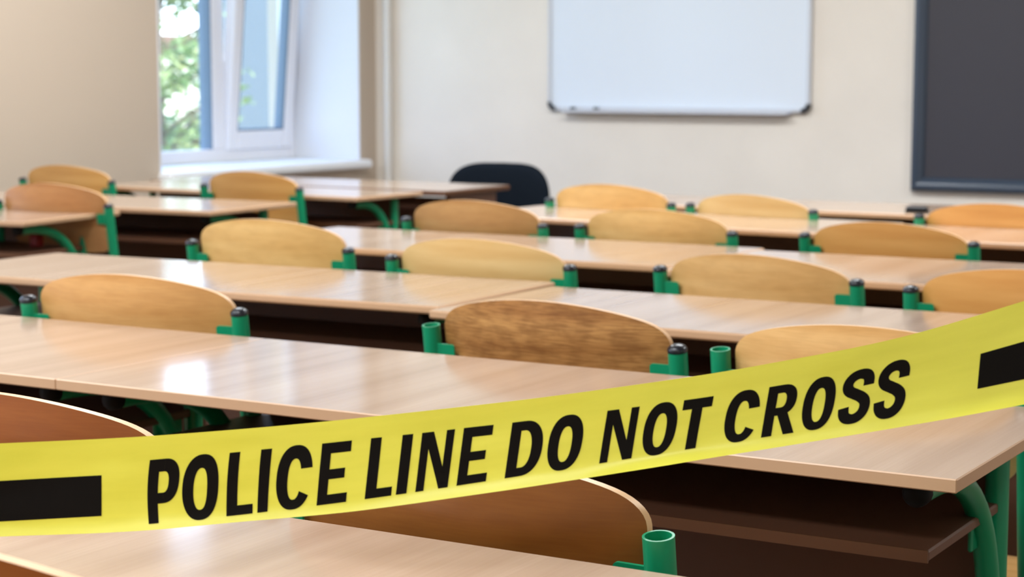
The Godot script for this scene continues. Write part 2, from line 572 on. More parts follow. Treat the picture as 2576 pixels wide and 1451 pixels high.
# ---------------------------------------------------------------- outside the window
func outside() -> void:
	struct("ground", box_mesh(Vector3(70, 0.2, 80), M.grass, 0.0, Vector3(-38, -0.35, -20)), "grassy ground outside the windows")
	var rng := RandomNumberGenerator.new()
	rng.seed = 11
	tree("leafy_tree", "leafy green tree outside, seen through the left window pane", Vector3(-11.6, -0.25, -13.2), 0.62, 1.25, 1.6, 1500, rng)
	tree("leafy_tree", "taller pale green tree standing farther from the window", Vector3(-17.5, -0.25, -19.9), 1.0, 2.6, 3.2, 2600, rng)
	tree("leafy_shrub", "low green shrub below the tree outside", Vector3(-13.2, -0.25, -15.3), 0.5, 0.4, 0.5, 900, rng)
	# the neighbouring building stands behind the tilted sash
	var o := thing("neighbouring_building", "pale blue rendered building seen through the tilted sash", "building", Vector3(-9.3, -0.25, -18.1), -50.7)
	put("wall", box_mesh(Vector3(8.0, 7.0, 8.6), M.house, 0.02, Vector3(-4.0, 3.5, 0)), o)
	put("roof", box_mesh(Vector3(8.8, 0.3, 9.2), M.roof, 0.02, Vector3(-4.0, 7.15, 0)), o)
	o = thing("far_house", "pale house far behind the trees outside", "building", Vector3(-34.0, -0.25, -33.0))
	put("wall", box_mesh(Vector3(6, 2.1, 14), M.house_pale, 0.02, Vector3(0, 1.05, 0)), o)
	put("roof", box_mesh(Vector3(6.6, 0.3, 14.6), M.roof, 0.02, Vector3(0, 2.2, 0)), o)

func tree(called: String, label: String, at: Vector3, r: float, ymid: float, ry: float, count: int, rng: RandomNumberGenerator) -> void:
	var o := thing(called, label, "tree" if called == "leafy_tree" else "shrub", at)
	var b := Shape.new()
	var hgt := ymid + ry * 0.6
	b.tube(PackedVector3Array([Vector3.ZERO, Vector3(0.03, hgt * 0.5, 0.02), Vector3(-0.02, hgt, 0)]), 0.06, 10)
	for k in 9:
		var a := k * 2.4
		var y := hgt * (0.35 + 0.07 * k)
		b.tube(PackedVector3Array([Vector3(0, y, 0), Vector3(cos(a) * r * 0.4, y + 0.18, sin(a) * r * 0.4), Vector3(cos(a) * r * 0.8, y + 0.3, sin(a) * r * 0.8)]), 0.018, 6)
	put("trunk", b.done(M.bark), o)
	# leaves: folded blades gathered in clumps
	var lb := Shape.new()
	lb.hard()
	for s in [-1.0, 1.0]:
		lb.tri(Vector3(0, 0, 0), Vector3(s * 0.03, 0.012, 0.045), Vector3(0, 0, 0.05), Vector3(0, 1, 0))
		lb.tri(Vector3(0, 0, 0.05), Vector3(s * 0.03, 0.012, 0.045), Vector3(0, -0.01, 0.11), Vector3(0, 1, 0))
	var mm := MultiMesh.new()
	mm.transform_format = MultiMesh.TRANSFORM_3D
	mm.use_colors = true
	mm.mesh = lb.done(M.leaf)
	mm.instance_count = count
	var clumps := []
	for k in 34:
		var v := Vector3(rng.randfn(), rng.randfn(), rng.randfn()).normalized() * pow(rng.randf(), 0.4)
		clumps.append(Vector3(v.x * r, ymid + v.y * ry, v.z * r))
	for k in count:
		var c: Vector3 = clumps[rng.randi() % clumps.size()]
		var p := c + Vector3(rng.randfn(), rng.randfn(), rng.randfn()) * r * 0.16
		p.y = maxf(p.y, 0.1)
		var bs := Basis.from_euler(Vector3(rng.randf_range(-0.9, 0.9), rng.randf() * TAU, rng.randf_range(-0.9, 0.9))).scaled(Vector3.ONE * rng.randf_range(0.8, 1.7))
		mm.set_instance_transform(k, Transform3D(bs, p))
		var g := rng.randf_range(0.75, 1.15)
		mm.set_instance_color(k, Color(g * rng.randf_range(0.85, 1.25), g, g * rng.randf_range(0.7, 1.1)))
	var mi := MultiMeshInstance3D.new()
	mi.multimesh = mm
	mi.name = "foliage"
	o.add_child(mi, true)
	tag(mi, "", "", "", "stuff")

# ---------------------------------------------------------------- desks
const TOP := 0.74
const THICK := 0.0145

# x0..x1 along the row, front edge at z = 0 running to -deep; origin at the middle of the front edge on the floor
func make_desk(label: String, x: float, z: float, turn: float, wide: float, deep: float, bevel := 0.003, group := "school desks in the rows") -> Node3D:
	var o := thing("school_desk", label, "desk", Vector3(x, 0, z), turn, group)
	var b := Shape.new()
	b.box(Vector3(0, TOP - THICK / 2, -deep / 2), Vector3(wide, THICK, deep), bevel, 1)
	var am := b.done(M.top)
	put("tabletop", am, o)
	b = Shape.new()
	b.box(Vector3(0, TOP - THICK / 2, -deep / 2), Vector3(wide, THICK, deep), bevel, 2)
	put("edge_band", b.done(M.edge), o)
	# shelf under the top, and the board that closes the front
	var in_ := wide / 2 - 0.055
	b = Shape.new()
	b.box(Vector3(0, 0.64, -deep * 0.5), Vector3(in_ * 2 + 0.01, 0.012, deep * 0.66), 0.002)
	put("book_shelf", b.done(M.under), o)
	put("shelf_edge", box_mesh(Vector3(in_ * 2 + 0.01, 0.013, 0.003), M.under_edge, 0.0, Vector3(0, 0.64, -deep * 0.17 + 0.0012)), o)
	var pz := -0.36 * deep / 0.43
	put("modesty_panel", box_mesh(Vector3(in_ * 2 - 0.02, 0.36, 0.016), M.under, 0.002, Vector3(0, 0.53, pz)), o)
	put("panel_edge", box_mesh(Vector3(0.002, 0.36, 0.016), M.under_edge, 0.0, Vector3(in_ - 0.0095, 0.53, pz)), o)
	var r := 0.0135
	var lz := pz + 0.03
	for s in [-1, 1]:
		var lx: float = s * in_
		b = Shape.new()
		b.tube(PackedVector3Array([Vector3(lx, TOP - THICK, lz), Vector3(lx, 0.06, lz)]), r, 14)
		put("leg", b.done(M.green), o)
		b = Shape.new()
		b.tube(PackedVector3Array([Vector3(lx, 0.035, -0.03), Vector3(lx, 0.035, -deep + 0.0)]), r, 14)
		put("foot", b.done(M.green), o)
		b = Shape.new()
		b.tube(PackedVector3Array([Vector3(lx, 0.035, -0.005), Vector3(lx, 0.035, -0.05)]), r + 0.003, 12)
		put("foot_cap", b.done(M.rubber), o)
		b = Shape.new()
		b.tube(PackedVector3Array([Vector3(lx, 0.035, -deep - 0.01), Vector3(lx, 0.035, -deep + 0.04)]), r + 0.003, 12)
		put("foot_cap", b.done(M.rubber), o)
		b = Shape.new()
		var path := PackedVector3Array([Vector3(lx, TOP - THICK - r - 0.001, -0.045)])
		path.append_array(arc(Vector3(lx, TOP - THICK - r - 0.001, -0.09), Vector3(lx, TOP - THICK - r - 0.004, lz + 0.035), Vector3(lx, 0.5, lz + 0.018), 14))
		b.tube(path, r, 14)
		put("brace", b.done(M.green), o)
		b = Shape.new()
		b.lathe(Vector3(lx, TOP - THICK - r - 0.001, -0.055), Vector3(0, 0, 1), PackedVector2Array([Vector2(r + 0.001, 0), Vector2(r + 0.001, 0.012), Vector2(r - 0.003, 0.018), Vector2(0, 0.02)]), 14)
		put("tube_cap", b.done(M.rubber), o)
		put("bracket", box_mesh(Vector3(0.006, 0.035, 0.06), M.green, 0.002, Vector3(lx - s * 0.006, 0.62, lz + 0.05)), o)
	b = Shape.new()
	b.tube(PackedVector3Array([Vector3(-in_, 0.3, lz), Vector3(in_, 0.3, lz)]), r * 0.85, 12)
	put("crossbar", b.done(M.green), o)
	return o

# ---------------------------------------------------------------- chairs
const PW := 0.205     # half the distance between the back posts
const PR := 0.0135
const PTOP := 0.766

func lean(y: float) -> float:      # how far the back leans, 0 at the post tops
	return -(PTOP - y) * 0.14 if y > 0.44 else -(PTOP - 0.44) * 0.14 + (0.44 - y) * 0.16

func backrest_mesh(m: Material) -> ArrayMesh:
	var w := PW - PR - 0.003
	var n := 40
	var rows := 10
	var th := 0.009
	var front := []; var back := []; var uv := []
	for i in n + 1:
		var a := -cos(PI * i / n)          # denser towards the ends
		var x := a * w
		var q := absf(a)
		var corner := 0.024 * (1.0 - sqrt(maxf(0.0, 1.0 - pow(q, 12.0))))
		var yt := 0.823 - 0.030 * q * q - corner
		var yb := 0.626 + corner * 1.2
		var f := PackedVector3Array(); var k := PackedVector3Array(); var u := PackedVector2Array()
		for j in rows + 1:
			var y := lerpf(yb, yt, float(j) / rows)
			var z := lean(y) - 0.016 + 0.034 * (1.0 - a * a)
			k.append(Vector3(x, y, z + th / 2))
			f.append(Vector3(x, y, z - th / 2))
			u.append(Vector2(x / (2 * PW) + 0.5, 1.0 - (y - 0.6) / 0.23))
		front.append(f); back.append(k); uv.append(u)
	var b := Shape.new()
	b.soft()
	for i in n:
		for j in rows:
			b.quad(back[i][j], back[i + 1][j], back[i + 1][j + 1], back[i][j + 1], Vector3(0, 0, 1), uv[i][j], uv[i + 1][j], uv[i + 1][j + 1], uv[i][j + 1])
	b.soft()
	for i in n:
		for j in rows:
			b.quad(front[i][j], front[i + 1][j], front[i + 1][j + 1], front[i][j + 1], Vector3(0, 0, -1), uv[i][j], uv[i + 1][j], uv[i + 1][j + 1], uv[i][j + 1])
	var out := b.done(m)
	b = Shape.new()
	b.soft()
	for i in n:
		b.quad(back[i][rows], back[i + 1][rows], front[i + 1][rows], front[i][rows], Vector3(back[i][rows].x * 2, 1, 0))
		b.quad(back[i][0], back[i + 1][0], front[i + 1][0], front[i][0], Vector3(back[i][0].x * 2, -1, 0))
	for j in rows:
		b.quad(back[0][j], back[0][j + 1], front[0][j + 1], front[0][j], Vector3(-1, 0, 0))
		b.quad(back[n][j], back[n][j + 1], front[n][j + 1], front[n][j], Vector3(1, 0, 0))
	return b.done(M.ply_edge, out)

var chair_parts := {}

func seat_mesh(m: Material) -> ArrayMesh:
	var b := Shape.new()
	var n := 12
	var pts := []
	for i in n + 1:
		var t := float(i) / n
		var y := 0.452 - 0.012 * sin(PI * t) - (0.02 * pow(maxf(0.0, (t - 0.8) / 0.2), 2))
		pts.append(Vector2(-0.02 - 0.37 * t, y))
	for side in [1, -1]:
		b.soft()
		for i in n:
			var d := 0.0 if side == 1 else -0.01
			var p: Vector2 = pts[i]; var q: Vector2 = pts[i + 1]
			var wa := 0.185 + 0.005 * sin(PI * i / n)
			var wb := 0.185 + 0.005 * sin(PI * (i + 1) / n)
			b.quad(Vector3(-wa, p.y + d, p.x), Vector3(wa, p.y + d, p.x), Vector3(wb, q.y + d, q.x), Vector3(-wb, q.y + d, q.x), Vector3(0, side, 0), Vector2(0, 0), Vector2(1, 0), Vector2(1, 1), Vector2(0, 1))
	for i in n:
		var p: Vector2 = pts[i]; var q: Vector2 = pts[i + 1]
		for s in [-1, 1]:
			var wa := 0.185 + 0.005 * sin(PI * i / n)
			var wb := 0.185 + 0.005 * sin(PI * (i + 1) / n)
			b.hard()
			b.quad(Vector3(s * wa, p.y, p.x), Vector3(s * wb, q.y, q.x), Vector3(s * wb, q.y - 0.01, q.x), Vector3(s * wa, p.y - 0.01, p.x), Vector3(s, 0, 0))
	var e: Vector2 = pts[0]
	b.quad(Vector3(-0.185, e.y, e.x), Vector3(0.185, e.y, e.x), Vector3(0.185, e.y - 0.01, e.x), Vector3(-0.185, e.y - 0.01, e.x), Vector3(0, 0, 1))
	e = pts[n]
	b.quad(Vector3(-0.185, e.y, e.x), Vector3(0.185, e.y, e.x), Vector3(0.185, e.y - 0.01, e.x), Vector3(-0.185, e.y - 0.01, e.x), Vector3(0, 0, -1))
	return b.done(m)

func build_chair_parts() -> void:
	for s in [-1, 1]:
		var x: float = s * PW
		for open_ in [false, true]:
			var b := Shape.new()
			var path := PackedVector3Array()
			for y in [PTOP - (0.0 if open_ else 0.006), 0.7, 0.6, 0.5, 0.46, 0.44, 0.42, 0.3, 0.012]:
				path.append(Vector3(x, y, lean(y)))
			b.tube(path, PR, 20, 0.05 if open_ else 0.0)
			chair_parts["post%d%s" % [s, open_]] = b.done(M.green)
		var c := Shape.new()
		var ax := Vector3(0, 1, 0.14).normalized()
		c.lathe(Vector3(x, PTOP - 0.008, lean(PTOP - 0.008)), ax, PackedVector2Array([Vector2(PR + 0.0003, 0), Vector2(PR + 0.0006, 0.005), Vector2(PR - 0.002, 0.0085), Vector2(PR - 0.006, 0.0105), Vector2(0, 0.0115)]), 20)
		chair_parts["cap%d" % s] = c.done(M.cap)
		# bracket: a flat tab with rounded corners, behind the board
		c = Shape.new()
		var pts := PackedVector2Array([Vector2(0, 0), Vector2(0.022, 0)])
		for k in 5: pts.append(Vector2(0.026, 0.004) + Vector2(sin(PI / 2 * k / 4), -cos(PI / 2 * k / 4)) * 0.005)
		for k in 5: pts.append(Vector2(0.026, 0.024) + Vector2(cos(PI / 2 * k / 4), sin(PI / 2 * k / 4)) * 0.005)
		pts.append(Vector2(0, 0.029))
		c.plate(pts, Vector3(x - s * PR * 0.8, 0.710, lean(0.710) + 0.006), Vector3(-s, 0, 0), Vector3(0, 1, 0.14), 0.003 if s < 0 else -0.003)
		chair_parts["tab%d" % s] = c.done(M.green)
		c = Shape.new()
		c.lathe(Vector3(x - s * 0.032, 0.722, lean(0.722) + 0.006), Vector3(0, 0, 1), PackedVector2Array([Vector2(0.004, 0), Vector2(0.0035, 0.0015), Vector2(0, 0.0022)]), 10)
		chair_parts["bolt%d" % s] = c.done(M.steel)
		# seat rail that turns down into the front leg
		c = Shape.new()
		var rail := PackedVector3Array([Vector3(x, 0.428, lean(0.428) - 0.005), Vector3(x * 0.93, 0.428, -0.28)])
		rail.append_array(arc(Vector3(x * 0.93, 0.428, -0.3), Vector3(x * 0.93, 0.428, -0.36), Vector3(x * 0.93, 0.36, -0.368), 6))
		rail.append(Vector3(x * 0.98, 0.012, -0.39))
		c.tube(rail, 0.011, 14)
		chair_parts["front%d" % s] = c.done(M.green)
		c = Shape.new()
		c.tube(PackedVector3Array([Vector3(x, 0.0, lean(0.0)), Vector3(x, 0.025, lean(0.025))]), PR + 0.003, 12)
		chair_parts["shoe%d" % s] = c.done(M.rubber)
		c = Shape.new()
		c.tube(PackedVector3Array([Vector3(x * 0.98, 0.0, -0.39), Vector3(x * 0.98, 0.025, -0.389)]), 0.014, 12)
		chair_parts["toe%d" % s] = c.done(M.rubber)
	for z in [-0.1, -0.27]:
		var d := Shape.new()
		d.tube(PackedVector3Array([Vector3(-PW * 0.93, 0.428, z), Vector3(PW * 0.93, 0.428, z)]), 0.009, 12)
		chair_parts["cross%.2f" % z] = d.done(M.green)

func chair(label: String, x: float, z: float, turn: float, wood_: String, open_left := false, open_right := false, dy := 0.0, bolts := false, group := "plywood school chairs with green frames") -> Node3D:
	var o := thing("school_chair", label, "chair", Vector3(x, 0, z), turn, group)
	o.scale.y = 1.0 + dy / PTOP
	if not chair_parts.has("back" + wood_):
		chair_parts["back" + wood_] = backrest_mesh(M[wood_])
		chair_parts["seat" + wood_] = seat_mesh(M[wood_])
	put("backrest", chair_parts["back" + wood_], o)
	put("seat", chair_parts["seat" + wood_], o)
	for s in [-1, 1]:
		var op := open_left if s < 0 else open_right
		put("back_post", chair_parts["post%d%s" % [s, op]], o)
		if not op: put("post_cap", chair_parts["cap%d" % s], o)
		var t := put("backrest_bracket", chair_parts["tab%d" % s], o)
		if bolts: put("bolt", chair_parts["bolt%d" % s], t)
		put("front_leg", chair_parts["front%d" % s], o)
		put("rubber_shoe", chair_parts["shoe%d" % s], o)
		put("rubber_shoe", chair_parts["toe%d" % s], o)
	for back in [-0.1, -0.27]:
		put("seat_crossbar", chair_parts["cross%.2f" % back], o)
	return o

# the boards are not all screwed on at the same height
func lower(o: Node3D, d: float) -> void:
	o.get_node("backrest").position = Vector3(0, -d, -d * 0.14)

func furniture() -> void:
	build_chair_parts()
	# middle block of desks, nearest row first
	make_desk("foreground beech desk at the bottom edge, below the yellow tape", -1.08, -0.87, 0.0, 1.22, 0.43)
	make_desk("beech desk with its right front corner showing, under the right half of the tape", -1.128, -1.752, 0.0, 1.187, 0.435, 0.0013)
	make_desk("beech desk at the left edge, second row, between the honey chair and the brown chair", -2.3218, -1.752, 0.0, 1.2, 0.435, 0.0013)
	make_desk("beech desk of the third row, its left end corner showing beside the aisle", -2.325, -2.62, 2.0, 1.24, 0.43)
	make_desk("beech desk of the third row behind the dark worn chair, running to the right edge", -1.095, -2.592, 0.0, 1.2, 0.415)
	make_desk("beech desk of the fourth row with its left end beside the aisle", -2.25, -3.45, 0.0, 1.19, 0.475)
	make_desk("beech desk of the fourth row at the right, in front of the blackboard", -1.05, -3.385, 0.0, 1.2, 0.49)
	make_desk("beech desk of the fifth row, its left corner beside the black office chair", -2.24, -4.42, -5.0, 1.17, 0.42)
	make_desk("beech desk of the fifth row at the far right edge", -1.01, -4.33, 0.0, 1.2, 0.42)
	make_desk("front desk of the middle block, farthest strip of wood under the whiteboard", -2.2, -5.09, 0.0, 1.24, 0.43)
	# window column
	make_desk("beech desk at the left edge, only its right end and green brace showing", -4.255, -3.54, 8.0, 1.2, 0.45)
	make_desk("beech desk of the window column with a bright window reflection on its right half", -4.08, -4.15, 3.0, 1.2, 0.44)
	make_desk("front beech desk of the window column, under the window sill", -4.085, -4.93, -3.0, 1.22, 0.36)

	chair("brown varnished chair back, darkened for shade, at the left edge, just above the tape", -1.398, -1.36, 0.0, "ply_rust_shade", false, false, -0.010)
	chair("brown varnished chair, darkened for shade, below the tape with an open-topped green post on its right", -0.857, -1.343, -2.0, "ply_brown_shade", false, true, -0.007, true)
	chair("dark brown chair back cropped by the bottom left corner", -0.90, -0.80, 0.0, "ply_rust_shade", false, false, 0.026)
	lower(chair("honey chair with two capped posts, left of the dark worn chair, nearest on the left", -2.042, -2.25, 6.0, "ply_amber"), 0.008)
	lower(chair("dark worn brown chair in the centre, left post open and right post capped", -1.296, -2.295, -2.0, "ply_worn", true, false, -0.004), 0.005)
	lower(chair("tan chair half hidden by the tape at right, its left post open-topped", -0.814, -2.27, 0.0, "ply_tan", true, false), 0.009)
	chair("golden chair left of centre beside the aisle, behind the left honey chair", -2.498, -3.19, 2.5, "ply_gold")
	lower(chair("pale golden chair in the centre directly behind the dark worn chair", -1.925, -3.124, 0.5, "ply_pale"), 0.012)
	lower(chair("pale golden chair right of centre whose back fades into the desk reflection", -1.36, -3.18, -5.5, "ply_tan"), 0.020)
	lower(chair("amber chair at the right edge just above the rising tape", -0.834, -3.11, 0.0, "ply_ochre"), 0.014)
	lower(chair("reddish amber chair in front of the black office chair", -2.465, -3.975, -1.8, "ply_copper", false, false, 0.0, true), 0.003)
	lower(chair("golden chair below the whiteboard, second from the black office chair in its row", -1.972, -4.0, -1.7, "ply_gold", false, false, 0.0, true), 0.009)
	lower(chair("golden chair at right below the blackboard's left corner, fourth row", -1.405, -4.03, -5.5, "ply_ochre"), 0.020)
	lower(chair("golden chair just right of the black office chair, farthest row", -2.52, -4.815, -3.0, "ply_gold"), 0.007)
	lower(chair("golden chair below the right part of the whiteboard, farthest row", -2.066, -4.79, -11.0, "ply_pale"), 0.021)
	lower(chair("ochre chair under the blackboard at the right edge", -1.366, -4.755, 0.0, "ply_ochre"), 0.020)
	lower(chair("ochre chair farthest left, against the bare window wall", -4.672, -4.835, 1.5, "ply_ochre"), 0.005)
	lower(chair("ochre chair standing in front of the window sill", -3.874, -4.858, -2.0, "ply_ochre"), 0.007)
	chair("pinkish brown chair at the left edge behind the leftmost desk", -3.865, -3.94, 3.0, "ply_dusty")

	teacher_table()
	office_chair()
	# small things
	var e := thing("board_eraser", "flat dark eraser lying on the front desk left of the chair under the blackboard", "eraser", Vector3(-1.715, TOP, -5.17), 8.0)
	put("felt", box_mesh(Vector3(0.062, 0.008, 0.03), M.rubber, 0.001, Vector3(0, 0.004, 0)), e)
	put("grip", box_mesh(Vector3(0.06, 0.01, 0.028), M.dark_plastic, 0.003, Vector3(0, 0.013, 0)), e)
	var k := thing("red_box", "tiny dark red box on the shelf of the leftmost desk", "box", Vector3(-3.85, 0.647, -3.86), 8.0)
	put("case", box_mesh(Vector3(0.028, 0.03, 0.03), M.red, 0.003, Vector3(0, 0.015, 0)), k)
	put("lid", box_mesh(Vector3(0.03, 0.006, 0.032), M.red, 0.002, Vector3(0, 0.033, 0)), k)

func teacher_table() -> void:
	var o := thing("teacher_table", "teacher's beech table with a dark side panel, behind the front window desk", "table", Vector3(-4.07, 0, -5.325), -1.0)
	var w := 1.33
	var d := 0.42
	var b := Shape.new()
	b.box(Vector3(0, TOP - 0.009, -d / 2), Vector3(w, 0.018, d), 0.003, 1)
	put("tabletop", b.done(M.top), o)
	b = Shape.new()
	b.box(Vector3(0, TOP - 0.009, -d / 2), Vector3(w, 0.018, d), 0.003, 2)
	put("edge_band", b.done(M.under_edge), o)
	for s in [-1, 1]:
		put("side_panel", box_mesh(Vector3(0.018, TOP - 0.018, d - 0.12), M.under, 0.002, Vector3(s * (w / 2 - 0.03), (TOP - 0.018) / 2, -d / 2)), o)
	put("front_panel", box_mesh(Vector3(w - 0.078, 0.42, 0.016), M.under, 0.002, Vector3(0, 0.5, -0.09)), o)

func office_chair() -> void:
	var o := thing("office_chair", "black upholstered office chair behind the teacher's table", "chair", Vector3(-3.77, 0, -6.28), 4.0)
	# backrest: a rounded, slightly curved pad
	var b := Shape.new()
	var w := 0.228
	var hh := 0.19
	var n := 48
	var rim := []
	for i in n:
		var a := TAU * i / n
		var c := cos(a); var s := sin(a)
		rim.append(Vector2(w * signf(c) * pow(absf(c), 0.5), hh * signf(s) * pow(absf(s), 0.62)))
	var rings := []
	for lay in [[0.0, 0.030], [0.5, 0.030], [0.86, 0.026], [0.97, 0.016], [1.0, 0.0], [0.97, -0.016], [0.86, -0.022], [0.5, -0.024], [0.0, -0.024]]:
		var ring := PackedVector3Array()
		for i in n:
			var p: Vector2 = rim[i] * lay[0]
			var bow := 0.05 * (p.x / w) * (p.x / w)
			ring.append(Vector3(p.x, p.y, lay[1] + bow))
		rings.append(ring)
	b.soft()
	for k in rings.size() - 1:
		for i in n:
			var j := (i + 1) % n
			var c: Vector3 = (rings[k][i] + rings[k + 1][j]) / 2
			b.quad(rings[k][i], rings[k][j], rings[k + 1][j], rings[k + 1][i], Vector3(c.x * 2, c.y * 2, c.z * 6 - 0.05 * absf(c.x)) if k in [2, 3, 4, 5] else Vector3(0, 0, 1 if k < 4 else -1))
	put("backrest", b.done(M.fabric), o, Vector3(0, 0.598, -0.03))
	b = Shape.new()
	b.box(Vector3(0, 0.46, 0.2), Vector3(0.44, 0.07, 0.42), 0.03)
	put("seat", b.done(M.fabric), o)
	put("back_support", box_mesh(Vector3(0.06, 0.22, 0.012), M.dark_plastic, 0.004, Vector3(0, 0.5, -0.064)), o)
	b = Shape.new()
	b.tube(PackedVector3Array([Vector3(0, 0.1, 0.2), Vector3(0, 0.425, 0.2)]), 0.026, 16)
	put("gas_column", b.done(M.dark_plastic), o)
	for i in 5:
		var a := TAU * i / 5 + 0.3
		var t := Vector3(cos(a), 0, sin(a))
		b = Shape.new()
		b.tube(PackedVector3Array([Vector3(0, 0.11, 0.2), Vector3(0, 0.08, 0.2) + t * 0.26]), 0.018, 10)
		put("base_arm", b.done(M.dark_plastic), o)
		b = Shape.new()
		var side := Vector3(-t.z, 0, t.x)
		b.lathe(Vector3(0, 0.03, 0.2) + t * 0.25 - side * 0.02, side, PackedVector2Array([Vector2(0, 0), Vector2(0.026, 0), Vector2(0.03, 0.006), Vector2(0.03, 0.034), Vector2(0.026, 0.04), Vector2(0, 0.04)]), 14)
		put("castor", b.done(M.rubber), o)

# ---------------------------------------------------------------- barrier tape
# Edges and lettering in millimetres along and up the strip, measured from the strip's middle.
const TAPE_TOP := [[-519.7, -123.1], [-452.7, -120.9], [-391.9, -118.5], [-288.4, -113.6], [-209.3, -107.7], [-143.6, -101.8], [-57.2, -92.6], [21.6, -83.5], [125.4, -69.2], [190.2, -58.6], [295.1, -37.9], [391.9, -9.6], [460, 12.3], [520.9, 32.7]]
const TAPE_BOTTOM := [[-519.7, -193.7], [-452.7, -191.8], [-391.9, -189.7], [-288.4, -185.4], [-209.3, -178.6], [-124.1, -170.7], [-42, -159.6], [52.3, -145.6], [149.7, -129.8], [222.7, -118.2], [320.1, -101.8], [391.9, -88.4], [460, -74.4], [520.9, -60.7]]
const CAP_LINE := [[-277.5, -131.4], [-216, -125.8], [-192, -123.3], [-145.4, -118.8], [-108, -114.7], [-68.8, -110.6], [-36.8, -106.9], [0.3, -102.7], [73, -93.6], [131.7, -85.6], [154.6, -82.3], [197.2, -75.5], [240.4, -68], [270.2, -61.9], [297.3, -55.2], [307.9, -52.5]]
const BASE_LINE := [[-278.1, -180.1], [-218.8, -174.3], [-195, -171.6], [-149.7, -166.1], [-112.9, -161.2], [-74.2, -155.8], [-42.6, -151], [-5.8, -145.3], [66.6, -134], [132.4, -123.4], [190.5, -114.2], [215.7, -110.3], [258, -103.1], [286, -98.9], [304.9, -95.7]]
# letter, left and right at cap height, left and right at the base line
const LETTERS := [["P", -277.3, -252.8, -277.9, -255.3], ["O", -250.1, -222.7, -252.5, -225.1], ["L", -216.1, -196.2, -218.7, -198.7], ["I", -191.9, -183.6, -195, -187.2], ["C", -178, -150.9, -181.9, -154.9], ["E", -145.4, -122.6, -149.7, -127.1], ["L", -107.9, -87.8, -112.8, -92.6], ["I", -83.7, -75.6, -89, -80.9], ["N", -68.7, -43.6, -74.1, -49.4], ["E", -36.8, -14.1, -42.6, -20.1], ["D", 0.3, 26.2, -5.7, 20.4], ["O", 30.9, 57.2, 24.5, 50.8], ["N", 73.1, 97.8, 66.7, 91.4], ["O", 104.1, 129.3, 97.4, 122.6], ["T", 131.8, 154.5, 125, 147.6], ["C", 166.9, 192.6, 160, 185.7], ["R", 197.2, 220.6, 190.6, 213.9], ["O", 226.4, 250.9, 219.4, 243.9], ["S", 255, 279.6, 247.7, 272.3], ["S", 282.2, 306.8, 274.9, 299.5]]

func along(table: Array, x: float) -> float:
	# smooth (Catmull-Rom) height of an edge
	var i := 0
	while i < table.size() - 2 and x > table[i + 1][0]: i += 1
	var x1: float = table[i][0]; var x2: float = table[i + 1][0]
	var y1: float = table[i][1]; var y2: float = table[i + 1][1]
	var t := (x - x1) / (x2 - x1)
	if t < 0.0 or t > 1.0: return lerpf(y1, y2, t)
	var m1 := y2 - y1; var m2 := y2 - y1
	if i > 0: m1 = (y2 - table[i - 1][1]) / (x2 - table[i - 1][0]) * (x2 - x1)
	if i < table.size() - 2: m2 = (table[i + 2][1] - y1) / (table[i + 2][0] - x1) * (x2 - x1)
	var a := t * t; var c := a * t
	return y1 * (2 * c - 3 * a + 1) + m1 * (c - 2 * a + t) + y2 * (3 * a - 2 * c) + m2 * (c - a)

var ripple := FastNoiseLite.new()

func tape_at(x: float, y: float, off := 0.0) -> Vector3:
	var yt := along(TAPE_TOP, x); var yb := along(TAPE_BOTTOM, x)
	var v := clampf((y - yt) / (yb - yt), 0.0, 1.0)
	# stretched film: slight lengthwise creases, the lower edge pulled and curled in two places
	var z := ripple.get_noise_2d(x * 0.35, v * 60.0) * 1.3 - 1.6 * sin(PI * v)
	var low := pow(clampf((v - 0.86) / 0.14, 0.0, 1.0), 1.5)
	z += low * (1.6 + 2.4 * exp(-pow((x - 110.0) / 40.0, 2.0)) + 2.0 * exp(-pow((x - 380.0) / 45.0, 2.0)))
	return Vector3(x * 0.001, y * 0.001, z * 0.001 + off)

